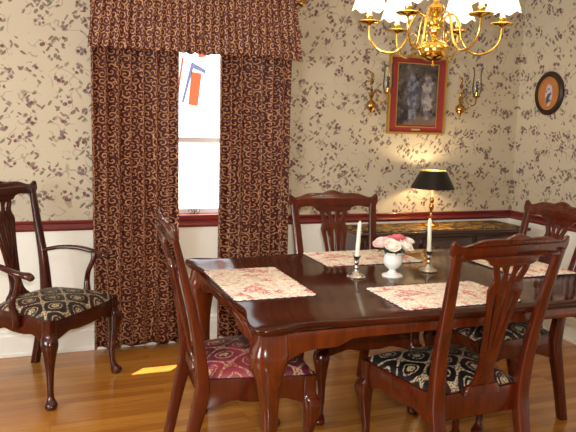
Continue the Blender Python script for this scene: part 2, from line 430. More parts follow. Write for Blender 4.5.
for s in (-1, 1):
    sweep(orn, [(0, 0, .002, .0016), (s*.02, 0, .035, .0016), (s*.036, 0, .03, .0016), (s*.03, 0, .008, .0016), (s*.012, 0, .012, .0016), (s*.02, 0, .024, .0016)], seg=6)
sweep(orn, [(-.03, 0, .0025, .0018), (0, 0, .0025, .0018), (.03, 0, .0025, .0018)], seg=6)
sweep(orn, [(0, 0, .002, .0022), (.002, 0, .02, .0025), (-.004, 0, .04, .0018)], seg=6)
o = obj('wire_ornament', orn, 'wirem'); o.location = (.895, 4.10, .834)
tag(o, 'tiny dark wire ornament standing on the red window sill', 'ornament')

# ------------------------------------------------------------------ curtains
def curtain(name, x0, x1, z0, z1, y, folds, amp, seed, parent, flare=0, hem=.008, rows=40, fx=None):
    rnd = random.Random(seed); me = bpy.data.meshes.new(name); b = bmesh.new(); uv = b.loops.layers.uv.new('UVMap')
    n = folds*12; ph = [rnd.uniform(-.5, .5) for _ in range(folds+2)]; am = [rnd.uniform(.6, 1.2) for _ in range(folds+2)]
    grid = []
    for j in range(rows+1):
        t = j/rows; z = z0+(z1-z0)*t; row = []
        for i in range(n+1):
            s = i/n; k = s*folds; ki = int(k); fr = k-ki
            a = am[ki]*(1-fr)+am[ki+1]*fr; p = ph[ki]*(1-fr)+ph[ki+1]*fr
            g = math.sin(2*PI*k+p*1.5+.5*math.sin(t*5+ki)); yy = y-amp*a*g*(.7+.3*(1-t))
            xx = x0+(x1-x0)*s+.35*amp*math.cos(2*PI*k*1.0+p)*1.0
            xx += flare*(1-t)*(s-.5)*2
            zz = z+(hem*math.sin(2*PI*k*.5+p*3)+hem*.8*g if j == 0 else 0)
            row.append((b.verts.new((xx, yy, zz)), (s*(x1-x0)*1.45+seed*.37, z)))
        grid.append(row)
    for j in range(rows):
        for i in range(n):
            q = [grid[j][i], grid[j][i+1], grid[j+1][i+1], grid[j+1][i]]
            f = b.faces.new([v[0] for v in q])
            for l_, v in zip(f.loops, q): l_[uv].uv = v[1]
    b.to_mesh(me); b.free(); o = finish(name, me, 'curtain', parent, True, 3.0)
    md = o.modifiers.new('thick', 'SOLIDIFY'); md.thickness = .003; return o
o = curtain('curtain',   .255, .762, .028, 2.12, 4.005, 7, .036, 3, None)
tag(o, 'burgundy curtain panel with gold scrollwork, left of the window gap', 'curtain', 'window curtains')
o = curtain('curtain', 1.018, 1.49, .028, 2.12, 4.005, 7, .036, 5, None)
tag(o, 'burgundy curtain panel with gold scrollwork, right of the window gap', 'curtain', 'window curtains')
o = curtain('curtain_valance', .29, 1.49, 1.822, 2.215, 3.935, 26, .009, 8, None, flare=.048, hem=.004, rows=14)
tag(o, 'gathered burgundy valance with gold scrolls across the window top', 'valance')
rod = thing('curtain_rod', 'brass curtain rod with ball finials carrying the valance', 'curtain rod', (.9, 3.975, 2.175))
b = bmesh.new(); rings(b, [[(x, .011*math.cos(a*PI/6), .011*math.sin(a*PI/6)) for a in range(12)] for x in (-.615, .615)]); obj('rod', b, 'oldbrass', rod)
for s in (-1, 1):
    b = bmesh.new(); pr_ = [(.011, 0), (.016, .006), (.010, .012), (.018, .02), (.025, .032), (.022, .046), (.008, .055), (.003, .06)]
    rings(b, [[(s*(.612+z), rr*math.cos(k*PI/8), rr*math.sin(k*PI/8)) for k in range(16)] for rr, z in pr_]); obj('finial', b, 'oldbrass', rod)
    obj('bracket', B(s*.607-.006, s*.607+.006, .0, .118, -.008, .008), 'oldbrass', rod)

# ------------------------------------------------------------------ chairs
def mir(pts): return pts+[(-x, y) for x, y in reversed(pts) if abs(x) > 1e-6]
CREST = [(0, 1.068), (.03, 1.062), (.06, 1.052), (.10, 1.052), (.15, 1.050), (.195, 1.036), (.225, 1.030), (.243, 1.038), (.256, 1.048), (.266, 1.042), (.268, 1.022), (.266, 1.004), (.254, .986), (.236, .974), (.20, .976), (.165, .982), (.135, .981), (.11, .972), (.09, .955), (.03, .951), (0, .951)]
SPL = [(.062, .455), (.060, .475), (.045, .50), (.038, .54), (.040, .60), (.050, .70), (.064, .79), (.073, .835), (.077, .860), (.070, .882), (.064, .895), (.066, .910), (.075, .930), (.079, .950), (.080, .985)]
def slit(x0, z0, x1, z1, w0, w1, w2=None, bow=0):
    # closed teardrop from (x0,z0) to (x1,z1)
    L, R = [], []
    for k in range(9):
        t = k/8; w = (w0*(1-t)+w1*t)*math.sin(PI*(.06+.88*t))**.5
        x = x0+(x1-x0)*t+bow*math.sin(PI*t); z = z0+(z1-z0)*t
        L.append((x-w, z)); R.append((x+w, z))
    return L+R[::-1]
HOLES = [slit(0, .890, 0, .962, .006, .017), slit(0, .63, 0, .862, .0025, .0065)]
for s in (-1, 1):
    HOLES += [slit(s*.017, .61, s*.044, .848, .0025, .0065), slit(s*.030, .892, s*.050, .948, .0065, .012, bow=s*-.004)]
def cx_bend(x, z, y0, bow): return y0-bow*(1-(x/.25)**2)
def make_chair(name, label, group, wm='chair_wood', sm='seat', arms=False, loc=(0, 0, 0), rz=0, wide=1.0, dz=0):
    t = thing(name, label, 'chair', loc, rz, group)
    W = wide
    def ybk(z):   # back curve
        k = max(0, (z-.44)/.6); return -.215-.115*k**1.15
    # rear posts
    for s in (-1, 1):
        b = bmesh.new()
        loftz(b, [(s*.193*W, -.30, 0, .022, .021, 5), (s*.196*W, -.258, .2, .024, .023, 5), (s*.198*W, -.222, .36, .027, .027, 6), (s*.200*W, -.215, .44, .027, .026, 6),
                  (s*.208*W, -.236, .62, .025, .020, 5), (s*.219*W, -.285, .84, .022, .015, 4), (s*.230*W, -.325, 1.0+dz, .020, .012, 4)], seg=16, sub=4)
        obj('rear_post', b, wm, t)
    b = bmesh.new()
    zz = lambda z: z+dz*max(0, min(1, (z-.5)/.4))
    plate(b, crc(mir([(x*.972, z) for x, z in CREST]), 3), [], .024, lambda x, y, z: Vector((x*W, cx_bend(x, y, -.323-(y-1.0)*.2, .022)+z*(1-.3*abs(x)/.25), zz(y))), .005)
    obj('crest_rail', b, wm, t)
    b = bmesh.new()
    out = cr(SPL, 3); out = out+[(-x, z) for x, z in reversed(out)]
    plate(b, out, HOLES, .013, lambda x, y, z: Vector((x*W, ybk(y)-.02*max(0, (y-.46)/.5)-.0+z-.004+.25*x*x, zz(y))), .002)
    obj('splat', b, wm, t)
    b = bmesh.new(); loftz(b, [(0, -.218, .440, .085, .020, 6), (0, -.218, .458, .080, .018, 6), (0, -.222, .474, .068, .013, 4)], seg=16, sub=3); obj('splat_shoe', b, wm, t)
    # seat frame
    fx, fy, rx, ry = .245*W, .21, .195*W, -.205
    b = bmesh.new()
    def rail(a, c, low, curve=True, th=.022):
        a = Vector(a); c = Vector(c); d = c-a; L = d.length; dn = d/L; nr = Vector((-dn.y, dn.x))
        top = .448; bot = []
        for k in range(21):
            x = k/20; e = min(x, 1-x)
            z = low+(.0 if not curve else (-.022*math.exp(-(e/.13)**2)+.010*math.exp(-((e-.27)/.08)**2)))
            bot.append((x*L, z))
        ol = [(0, top), (L, top)]+bot[::-1]
        plate(b, ol, [], th, lambda x, y, z: Vector((a.x+dn.x*x+nr.x*z, a.y+dn.y*x+nr.y*z, y)), .003)
    rail((-fx, fy), (fx, fy), .350); rail((-rx, ry), (-fx, fy), .350); rail((rx, ry), (fx, fy), .350); rail((-rx, ry), (rx, ry), .345, False)
    obj('seat_frame', b, wm, t)
    # cushion
    b = bmesh.new(); n = 20; g = []
    for j in range(n+1):
        row = []; v = j/n*2-1; yy = (fy+.012)*(v+1)/2+(ry+.018)*(1-v)/2; ww = (fx+.008)*(v+1)/2+(rx+.0)*(1-v)/2
        for i in range(n+1):
            uu = i/n*2-1; e = (1-abs(uu)**5)*(1-abs(v)**5)
            # round the plan corners
            k = 1-.025*(abs(uu)*abs(v))**6
            yb = yy+(.012*(1-uu*uu) if j == n else 0)
            row.append(b.verts.new((uu*ww*k, yb*k if j < n else (yy+.012*(1-uu*uu)), .446+.034*max(e, 0)**.4+.022*(1-uu*uu)*(1-v*v))))
        g.append(row)
    for j in range(n):
        for i in range(n): b.faces.new((g[j][i], g[j][i+1], g[j+1][i+1], g[j+1][i]))
    edge = g[0]+[g[j][n] for j in range(1, n+1)]+g[n][:-1][::-1]+[g[j][0] for j in range(n-1, 0, -1)]
    low = [b.verts.new((q.co.x, q.co.y, .440)) for q in edge]
    for k in range(len(edge)): b.faces.new((edge[k], edge[(k+1) % len(edge)], low[(k+1) % len(edge)], low[k]))
    b.faces.new(low)
    obj('seat_cushion', b, sm, t, ang=1.2)
    # front cabriole legs
    for s in (-1, 1):
        X, Y, q = s*(fx-.004), fy-.004, .7071
        def p(off, z, rr, pw=2.6): return (X+s*q*off, Y+q*off, z, rr, rr, pw)
        b = bmesh.new()
        loftz(b, [p(-.004, .448, .026, 6), p(-.004, .375, .027, 6), p(.006, .350, .037), p(.012, .322, .038), p(.007, .265, .028), p(-.002, .19, .019), p(-.006, .12, .0155), p(-.002, .07, .0145), p(.006, .045, .019), p(.016, .028, .028), p(.018, .012, .029), p(.014, 0, .022)], seg=16, sub=4, rot=s*.0)
        # knee returns
        obj('front_leg', b, wm, t)
    if arms:
        for s in (-1, 1):
            b = bmesh.new()
            sweep(b, [(s*.206*W, -.235, .672, .015), (s*.245*W, -.15, .690, .016), (s*.275*W, -.05, .690, .018), (s*.288*W, .04, .676, .018), (s*.284*W, .09, .668, .020), (s*.28*W, .125, .664, .024), (s*.28*W, .148, .652, .018)], seg=12, flat=.75)
            obj('arm', b, wm, t)
            b = bmesh.new()
            sweep(b, [(s*.243*W, .005, .385, .019), (s*.256*W, .02, .44, .021), (s*.272*W, .01, .51, .016), (s*.262*W, .03, .57, .014), (s*.272*W, .055, .63, .015), (s*.28*W, .055, .668, .017)], seg=12)
            obj('arm_support', b, wm, t)
    return t
GR = 'mahogany dining side chairs at the table'
c1 = make_chair('dining_chair', 'mahogany side chair seen from behind, pulled up to the near long side of the table', GR, loc=(1.513, 2.165, 0), rz=.053)
def again(src, label, loc, rz, seat=None):
    c = copy_tree(src); c.location = loc; c.rotation_euler = (0, 0, rz); c['label'] = label
    if seat:
        for ch in children(c):
            if ch.name.startswith('seat_cushion'): ch.data = ch.data.copy(); ch.data.materials[0] = M[seat]
    return c
again(c1, 'mahogany side chair on the far long side, facing the camera, back against the sideboard end', (1.471, 2.929, 0), 3.09)
again(c1, 'mahogany side chair at the left table end, its patterned seat painted with a plum-pink light sheen', (.77, 2.528, 0), -1.611, 'seat_sheen')
again(c1, 'mahogany side chair at the right table end, cut off by the right picture edge', (2.115, 2.635, 0), 1.50)
make_chair('arm_chair', 'dark mahogany armchair standing by the wall left of the curtains', None, 'arm_wood', 'seat', True, (.02, 3.605, 0), -2.29, 1.06, .012)

# ------------------------------------------------------------------ table
TC = (1.48, 2.51)
tb = thing('dining_table', 'polished mahogany dining table with wavy edge and cabriole legs', 'table', (*TC, 0))
Lh, Wh = .857, .585
q1 = [(Lh-.022, 0), (Lh-.02, .12), (Lh-.03, .24), (Lh-.036, .33), (Lh-.022, .40), (Lh-.006, .46), (Lh, .52), (Lh-.008, .562), (Lh-.034, .583), (Lh-.075, .585), (Lh-.125, .572), (Lh-.185, .548), (Lh-.26, .545), (Lh-.40, .562), (Lh-.62, .578), (0, .583)]
pts = q1+[(-x, y) for x, y in reversed(q1[:-1])]; pts = pts+[(x, -y) for x, y in reversed(pts[1:-1])]
ol = crc(pts, 5)
b = bmesh.new(); plate(b, ol, [], .020, lambda x, y, z: Vector((x, y, .752+z)), .007)
plate(b, [(x*(1-.010/Lh), y*(1-.010/Wh)) for x, y in ol], [], .007, lambda x, y, z: Vector((x, y, .7385+z)), .002)
obj('table_top', b, 'table_wood', tb, ang=.9)
ax_, ay_ = Lh-.082, Wh-.088
b = bmesh.new()
def apron(a, c):
    a = Vector(a); c = Vector(c); d = c-a; L = d.length; dn = d/L; nr = Vector((-dn.y, dn.x)); bot = []
    for k in range(61):
        x = k/60*L; e = min(x, L-x)
        z = .692-.026*(1/(1+math.exp((e-.26)/.008)))-.05*math.exp(-(e/.075)**2)
        bot.append((x, z))
    plate(b, [(0, .731), (L, .731)]+bot[::-1], [], .022, lambda x, y, z: Vector((a.x+dn.x*x+nr.x*z, a.y+dn.y*x+nr.y*z, y)), .002)
apron((-ax_, -ay_-.034), (ax_, -ay_-.034)); apron((-ax_, ay_+.034), (ax_, ay_+.034)); apron((-ax_-.034, -ay_), (-ax_-.034, ay_)); apron((ax_+.034, -ay_), (ax_+.034, ay_))
obj('apron', b, 'leg_wood', tb)
for sx in (-1, 1):
    for sy in (-1, 1):
        q = .7071
        def p(off, z, rr, pw=2.6): return (sx*ax_+sx*q*off, sy*ay_+sy*q*off, z, rr, rr, pw)
        b = bmesh.new()
        loftz(b, [p(0, .733, .050, 6), p(.004, .69, .055, 4), p(.010, .65, .063, 3), p(.012, .615, .060), p(.008, .565, .048), p(.002, .50, .036), p(-.004, .44, .029), p(-.010, .33, .0245), p(-.012, .20, .021), p(-.010, .11, .020), p(0, .065, .026), p(.014, .035, .040), p(.016, .014, .041), p(.012, 0, .032)], seg=20, sub=5)
        obj('leg', b, 'leg_wood', tb)

# ------------------------------------------------------------------ placemats
def scal(L, W, n1=15, n2=10, a=.0065):
    o = []
    def side(p0, p1, n):
        d = Vector(p1)-Vector(p0); nn = Vector((d.y, -d.x)).normalized()
        for k in range(n*6):
            t = k/(n*6); q = Vector(p0)+d*t+nn*a*abs(math.sin(PI*n*t)); o.append((q.x, q.y))
    side((-L/2, -W/2), (L/2, -W/2), n1); side((L/2, -W/2), (L/2, W/2), n2); side((L/2, W/2), (-L/2, W/2), n1); side((-L/2, W/2), (-L/2, -W/2), n2)
    return o
def placemat(label, x, y, rz):
    t = thing('placemat', label, 'placemat', (x, y, .7622), rz, 'toile placemats')
    b = bmesh.new(); plate(b, scal(.505, .322), [], .0024, lambda x, y, z: Vector((x, y, .0032+z)), .0005); obj('cloth', b, 'toile', t)
    b = bmesh.new(); plate(b, scal(.511, .328), [], .002, lambda x, y, z: Vector((x, y, .0010+z))); obj('edging', b, 'purple', t)
placemat('cream and pink scalloped placemat at the left table end', .821, 2.538, PI/2)
placemat('cream and pink scalloped placemat on the far side, before the chair facing the camera', 1.497, 2.915, 0)
placemat('cream and pink scalloped placemat on the near side, partly behind the front chair back', 1.478, 2.168, 0)
placemat('cream and pink scalloped placemat at the right table end', 2.174, 2.60, PI/2)

# ------------------------------------------------------------------ table ornaments
ZT = .7622
def candlestick(x, y, lab, clab, tilt):
    b = bmesh.new()
    lathe(b, [(.001, 0), (.042, 0), (.043, .004), (.040, .008), (.034, .012), (.022, .017), (.011, .026), (.008, .036), (.011, .043), (.007, .050), (.0085, .060), (.012, .066), (.0105, .074), (.0125, .084), (.017, .092), (.018, .095), (.0125, .096), (.0115, .080), (.0005, .080)],
          wave=lambda k, z: (.035*math.cos(k*2*PI/24*8) if z < .014 else 0), seg=24)
    o = obj('candlestick', b, 'silver'); o.location = (x, y, ZT); tag(o, lab, 'candlestick', 'silver candlesticks on the table')
    b = bmesh.new(); tw = []
    for k in range(41):
        z = .0805+.168*k/40 if k < 40 else .2485
        tw.append([(math.sin(tilt)*(z-.08)+(.0098-.002*(k/40)+.0009*math.cos(6*2*PI*j/24+k*.55))*math.cos(2*PI*j/24)*(1 if k < 39 else .5), (.0098-.002*(k/40)+.0009*math.cos(6*2*PI*j/24+k*.55))*math.sin(2*PI*j/24)*(1 if k < 39 else .5), z) for j in range(24)])
    o = thing('candle', clab, 'candle', (x, y, ZT), 0, 'white taper candles')
    obj('taper', rings(b, tw), 'candle', o)
    xt = math.sin(tilt)*.169
    obj('wick', sweep(bmesh.new(), [(xt, 0, .247, .0008), (xt+.0005, 0, .252, .0008), (xt+.002, 0, .256, .0006)], seg=6), 'black', o)
candlestick(1.279, 2.535, 'silver candlestick left of the white flower urn', 'white taper candle leaning slightly, in the left candlestick', .045)
candlestick(1.665, 2.565, 'silver candlestick right of the white flower urn, in front of the lamp', 'white twisted taper candle in the right candlestick', -.03)
UX, UY = 1.447, 2.514
b = bmesh.new()
lathe(b, [(.001, 0), (.046, 0), (.047, .005), (.040, .010), (.026, .014), (.017, .022), (.015, .030), (.022, .036), (.034, .046), (.042, .060), (.043, .074), (.040, .088), (.039, .098), (.045, .106), (.045, .110), (.040, .110), (.037, .098), (.001, .094)], seg=32,
      wave=lambda k, z: (.03*math.cos(k*2*PI/32*8) if z < .011 else .012*math.cos(k*2*PI/32*16) if z < .09 else 0))
o = obj('urn', b, 'milk'); o.location = (UX, UY, ZT); tag(o, 'white milk glass footed urn in the middle of the table', 'vase')
def rose(x, y, z, R, m, lab, tilt=(0, 0)):
    b = bmesh.new(); rnd = random.Random(int(x*1e4+y*7e3))
    lathe(b, [(.001, -.55*R), (.5*R, -.45*R), (.62*R, -.1*R), (.5*R, .3*R), (.2*R, .48*R), (.001, .42*R)], seg=14)
    for layer, (n, rad, top, op) in enumerate(((3, .45, .55, .0), (4, .68, .46, .12), (5, .92, .30, .35))):
        off = rnd.uniform(0, 6)
        for k in range(n):
            a0 = off+2*PI*k/n; wd = 2*PI/n*.68; g = []
            for j in range(6):
                t = j/5; row = []
                for i in range(7):
                    s = i/6*2-1; ww = wd*(.35+.65*math.sin(PI*min(1, t*.62+.12)))
                    aa = a0+s*ww; rr = R*rad*(math.sin(PI*.5*min(1, t*1.25+.1)))*(1+op*max(0, t-.6)*1.4)
                    zz = R*(-.5+(top+.5)*t-.16*s*s*t*t-op*.3*max(0, t-.8))
                    row.append(b.verts.new((rr*math.cos(aa), rr*math.sin(aa), zz)))
                g.append(row)
            for j in range(5):
                for i in range(6): b.faces.new((g[j][i], g[j][i+1], g[j+1][i+1], g[j+1][i]))
    o = thing('rose', lab, 'flower', (x, y, z), 0, 'silk roses in the white urn')
    o.rotation_euler = (tilt[0], tilt[1], 0)
    f = obj('blossom', b, m, o, ang=2); md = f.modifiers.new('thick', 'SOLIDIFY'); md.thickness = .0012
    L = Matrix.Rotation(tilt[1], 3, 'Y')@Matrix.Rotation(tilt[0], 3, 'X')
    tgt = (Matrix.Rotation(tilt[0], 3, 'X').to_4x4())
    mw = Matrix.Translation((x, y, z))@o.rotation_euler.to_matrix().to_4x4(); e = mw.inverted()@Vector((UX+(x-UX)*.15, UY+(y-UY)*.15, ZT+.098))
    obj('stem', sweep(bmesh.new(), [(0, 0, -.45*R, .0022), (e.x*.5, e.y*.5, -.45*R+(e.z+.45*R)*.4, .0018), (e.x, e.y, e.z, .0018)], seg=6), 'green', o)
zr = ZT+.140
# camera right vector on the table is about (.94,-.35); toward the camera is about (-.5,-.86)
def rp(a, f, h): return (UX+.936*a-.5*f, UY-.351*a-.866*f, ZT+h)
rose(*rp(-.055, .015, .150), .034, 'pink', 'pale pink rose at the left of the urn bouquet', (.2, -.5))
rose(*rp(-.005, .045, .143), .036, 'cream', 'cream white rose at the front centre of the urn bouquet', (.6, -.1))
rose(*rp(.055, .020, .142), .035, 'cream', 'cream white rose at the right of the urn bouquet', (.4, .5))
rose(*rp(.018, -.015, .170), .034, 'rose', 'deep pink rose at the top of the urn bouquet', (-.1, .1))
rose(*rp(-.025, -.035, .158), .032, 'rose', 'deep pink rose at the back left of the urn bouquet', (-.3, -.2))
rose(*rp(.062, -.030, .152), .030, 'cream', 'cream white rose at the back right of the urn bouquet', (-.3, .5))
b = bmesh.new()
for k in range(9):
    a = k*2*PI/9+.2; ca, sa = math.cos(a), math.sin(a); g = []
    for j in range(7):
        t = j/6; wv = .011*math.sin(PI*t)**.7+.0006; rr = .030+.042*t; zc = .106+.018*math.sin(PI*t*.9)
        g.append([b.verts.new((ca*rr-sa*s*wv, sa*rr+ca*s*wv, zc-.002*abs(s))) for s in (-1, 0, 1)])
    for j in range(6):
        for i in range(2): b.faces.new((g[j][i], g[j][i+1], g[j+1][i+1], g[j+1][i]))
lathe(b, [(.001, .096), (.034, .099), (.036, .106), (.020, .114), (.001, .116)], seg=14)
o = obj('leaf_collar', b, 'green'); o.location = (UX, UY, ZT); md = o.modifiers.new('thick', 'SOLIDIFY'); md.thickness = .0008
tag(o, 'ring of dark green leaves under the roses in the white urn', 'leaves')

# ------------------------------------------------------------------ sideboard, runner, lamp
SX0, SX1, SY0, SY1, SZ = 1.85, 3.22, 3.665, 4.060, .741
sb = thing('sideboard', 'dark mahogany sideboard against the back wall below the lamp', 'sideboard', ((SX0+SX1)/2, (SY0+SY1)/2, 0))
hx, hy = (SX1-SX0)/2, (SY1-SY0)/2
n = 24
front = [(hx*(k/n*2-1), -hy+.025*(1-math.cos(2*PI*k/n))*.5+(.02 if k in (0, n) else 0)) for k in range(n+1)]
ol = front+[(hx, hy), (-hx, hy)]
b = bmesh.new(); plate(b, ol, [], .022, lambda x, y, z: Vector((x, y, SZ-.011+z)), .005); obj('sideboard_top', b, 'side_wood', sb)
body = [(x*.965, y+.028) for x, y in front]+[(hx*.965, hy-.005), (-hx*.965, hy-.005)]
b = bmesh.new(); plate(b, body, [], .33, lambda x, y, z: Vector((x, y, SZ-.022-.165+z)), .003); obj('body', b, 'side_wood', sb)
for k in range(3):
    xc = (k-1)*hx*.62
    d = obj('drawer', B(xc-hx*.28, xc+hx*.28, -hy+.022, -hy+.06, SZ-.17, SZ-.045, bev=.004), 'side_wood', sb)
    for s in (-1, 1):
        obj('handle', sweep(bmesh.new(), [(xc+s*.09-.03, -hy+.022, SZ-.10, .003), (xc+s*.09-.028, -hy+.008, SZ-.108, .003), (xc+s*.09, -hy+.006, SZ-.118, .003), (xc+s*.09+.028, -hy+.008, SZ-.108, .003), (xc+s*.09+.03, -hy+.022, SZ-.10, .003)], seg=8), 'oldbrass', d)
    obj('door', B(xc-hx*.28, xc+hx*.28, -hy+.022, -hy+.06, SZ-.345, SZ-.185, bev=.004), 'side_wood', sb)
for sx in (-1, 1):
    for sy in (-1, 1):
        b = bmesh.new(); loftz(b, [(sx*(hx-.06), sy*(hy-.06), .40, .026, .026), (sx*(hx-.06), sy*(hy-.06), .34, .026, .026), (sx*(hx-.06), sy*(hy-.06), .08, .014, .014), (sx*(hx-.06), sy*(hy-.06), .06, .02, .02), (sx*(hx-.06), sy*(hy-.06), 0, .013, .013)], pw=6, seg=16, sub=3)
        obj('leg', b, 'side_wood', sb)
o = obj('table_runner', B(-hx+.03, hx-.05, -hy+.055, hy-.02, 0, .004, bev=.0015), 'runner'); o.location = ((SX0+SX1)/2, (SY0+SY1)/2, SZ+.0005)
tag(o, 'gold and black brocade runner lying on the sideboard', 'table runner')
LX, LY = 2.53, 3.90; LZ = SZ+.0048
lp = thing('table_lamp', 'lit brass table lamp with black tapered shade on the sideboard', 'lamp', (LX, LY, LZ))
b = bmesh.new(); lathe(b, [(.001, 0), (.058, 0), (.060, .006), (.052, .013), (.030, .020), (.015, .032), (.010, .045)]); obj('base', b, 'oldbrass', lp)
b = bmesh.new(); lathe(b, [(.010, .045), (.008, .06), (.014, .072), (.009, .082), (.008, .115), (.013, .125), (.018, .145), (.014, .165), (.008, .175), (.013, .185), (.016, .200), (.013, .208), (.009, .215), (.009, .224)]); [setattr(q.co, 'z', .045+(q.co.z-.045)*.86) for q in b.verts]; obj('stem', b, 'oldbrass', lp)
b = bmesh.new(); lathe(b, [(.009, .199), (.009, .285), (.004, .287)]); obj('candle_sleeve', b, 'candle', lp)
b = bmesh.new(); lathe(b, [(.004, .287), (.012, .30), (.013, .312), (.008, .33), (.001, .34)], seg=14); obj('bulb', b, 'bulb', lp)
zb_, zt_ = 1.008-LZ, 1.130-LZ
b = bmesh.new()
def shell(bm, r0, z0, r1, z1, th, seg=32):
    rs = [[(rr*math.cos(2*PI*k/seg), rr*math.sin(2*PI*k/seg), z) for k in range(seg)] for rr, z in ((r0, z0), (r1, z1), (r1-th, z1), (r0-th, z0), (r0, z0))]
    rings(bm, rs, cap=False); bmesh.ops.remove_doubles(bm, verts=bm.verts, dist=1e-6); return bm
sh = obj('lamp_shade', shell(b, .152, zb_, .088, zt_, .0015), 'black', lp, ang=1)
obj('shade_lining', shell(bmesh.new(), .1495, zb_+.001, .0855, zt_-.001, .001), 'gold', sh, ang=1)
obj('shade_trim', shell(bmesh.new(), .0895, zt_-.003, .0885, zt_+.001, .004), 'gold', sh)
b = bmesh.new()
for k in range(3):
    a = k*2*PI/3; sweep(b, [(.003, 0, zt_-.002, .0012), (.086*math.cos(a), .086*math.sin(a), zt_-.002, .0012)], seg=6, smooth=False)
lathe(b, [(.002, .333), (.002, zt_), (.006, zt_+.003), (.002, zt_+.014), (.0005, zt_+.016)], seg=10); obj('finial', b, 'oldbrass', sh)

# ------------------------------------------------------------------ wall pictures
pc = thing('framed_picture', 'portrait-shaped print in thin gold frame with burgundy mat', 'picture', (2.48, D-.001, 1.645))
pw_, ph_ = .232, .27
def frame(bm, w0, h0, w1, h1, y0, y1):
    for (a, c, d, e) in ((-w0, w0, h1, h0), (-w0, w0, -h0, -h1)): box(bm, a, c, y0, y1, d, e)
    for s in (-1, 1): box(bm, min(s*w0, s*w1), max(s*w0, s*w1), y0, y1, -h1, h1)
    return bm
obj('frame', frame(bmesh.new(), pw_, ph_, pw_-.014, ph_-.014, -.022, 0), 'gold', pc, smooth=False)
obj('mat', B(-pw_+.014, pw_-.014, -.010, -.001, -ph_+.014, ph_-.014), 'burg', pc, smooth=False)
obj('inner_frame', frame(bmesh.new(), .166, .205, .160, .199, -.014, -.008).copy() if False else frame(bmesh.new(), .166, .222, .160, .216, -.014, -.008), 'gold', pc, smooth=False)
obj('print', B(-.160, .160, -.012, -.009, -.200+.0-.005, .216), 'art', pc, smooth=False)
obj('name_plate', B(-.035, .035, -.013, -.0095, -.244, -.232), 'plate', pc, smooth=False)
ov = thing('oval_picture', 'small oval portrait in dark wooden frame on the right wall', 'picture', (XR-.001, 3.767, 1.686))
def oval(bm, ry, rz_, prof, seg=40, cap=False):
    rs = []
    for (e, x) in prof: rs.append([(-x, (ry+e)*math.cos(2*PI*k/seg), (rz_+e)*math.sin(2*PI*k/seg)) for k in range(seg)])
    return rings(bm, rs, cap=cap)
obj('frame', oval(bmesh.new(), .1, .115, [(.038, 0), (.038, .014), (.026, .024), (.012, .018), (0, .014), (0, 0)]), 'dkframe', ov)
obj('inner_rim', oval(bmesh.new(), .1, .115, [(.001, .012), (.001, .016), (-.006, .016), (-.008, .010)]), 'gold', ov)
obj('portrait', oval(bmesh.new(), .1, .115, [(0, .001), (0, .0105)], cap=True), 'ovalart', ov)

# ------------------------------------------------------------------ sconces
def sconce(x, zc, lab):
    t = thing('wall_sconce', lab, 'sconce', (x, D-.001, zc), 0, 'brass wall sconces beside the picture')
    b = bmesh.new()
    lathe(b, [(.001, -.145), (.006, -.138), (.004, -.125), (.008, -.112), (.012, -.104), (.030, -.090), (.035, -.070), (.030, -.050), (.012, -.036), (.007, -.026), (.012, -.014), (.018, 0), (.012, .014), (.006, .024), (.013, .036), (.006, .046), (.004, .070), (.011, .082), (.015, .094), (.009, .108), (.004, .116), (.010, .128), (.008, .142), (.001, .150)], c=(0, -.036, 0), seg=20)
    obj('back_plate', b, 'oldbrass', t)
    obj('hook', sweep(bmesh.new(), [(0, -.03, .148, .003), (0, -.012, .158, .003), (0, 0, .15, .003)], seg=8), 'oldbrass', t)
    b = bmesh.new(); sweep(b, [(0, -.036, 0, .005), (.022, -.055, .018, .0045), (.030, -.07, -.02, .0045), (.055, -.085, -.045, .0045), (.085, -.092, -.03, .005), (.092, -.092, .012, .005)], seg=8)
    a = obj('arm', b, 'oldbrass', t)
    C = (.092, -.092, 0)
    b = bmesh.new(); lathe(b, [(.001, .008), (.010, .010), (.026, .018), (.030, .022), (.026, .024), (.012, .026), (.013, .050), (.011, .050), (.011, .03), (.001, .03)], c=C, seg=20); obj('candle_cup', b, 'oldbrass', a)
    b = bmesh.new(); lathe(b, [(.001, .032), (.010, .032), (.010, .125), (.003, .13)], c=C, seg=14); obj('candle', b, 'wirem', a)
    b = bmesh.new(); seg = 24
    prof = [(.022, .026), (.030, .05), (.034, .085), (.030, .13), (.027, .17), (.030, .20), (.040, .225), (.0385, .225), (.0285, .20), (.0255, .17), (.0285, .13), (.0325, .085), (.0285, .05), (.0205, .026), (.022, .026)]
    rings(b, [[(C[0]+rr*math.cos(2*PI*k/seg), C[1]+rr*math.sin(2*PI*k/seg), z) for k in range(seg)] for rr, z in prof], cap=False); bmesh.ops.remove_doubles(b, verts=b.verts, dist=1e-6)
    obj('glass_chimney', b, 'glass', a, ang=1)
sconce(2.105, 1.632, 'brass sconce with glass chimney left of the framed picture')
sconce(2.825, 1.632, 'brass sconce with glass chimney right of the framed picture')

# ------------------------------------------------------------------ chandelier
CHX, CHY = 1.593, 2.51
ZB = 1.747        # bowl centre height
ch = thing('chandelier', 'polished brass six-arm chandelier with white bell shades above the table', 'chandelier', (CHX, CHY, ZB))
b = bmesh.new(); lathe(b, [(.001, -.062), (.006, -.060), (.008, -.052), (.004, -.046), (.010, -.040), (.034, -.036), (.060, -.020), (.071, .004), (.066, .026), (.046, .042), (.020, .050)], seg=32); obj('bowl', b, 'brass', ch)
b = bmesh.new(); lathe(b, [(.020, .048), (.013, .052), (.010, .058), (.016, .066), (.022, .078), (.026, .092), (.022, .106), (.034, .114), (.036, .124), (.020, .132), (.012, .145), (.018, .158), (.032, .168), (.038, .182), (.030, .196), (.014, .206), (.010, .225), (.018, .24), (.026, .262), (.018, .285), (.008, .30), (.012, .315), (.006, .325), (.001, .33)], seg=28); obj('column', b, 'brass', ch)
zc_ = HC-ZB
b = bmesh.new()
k = 0; z = .325
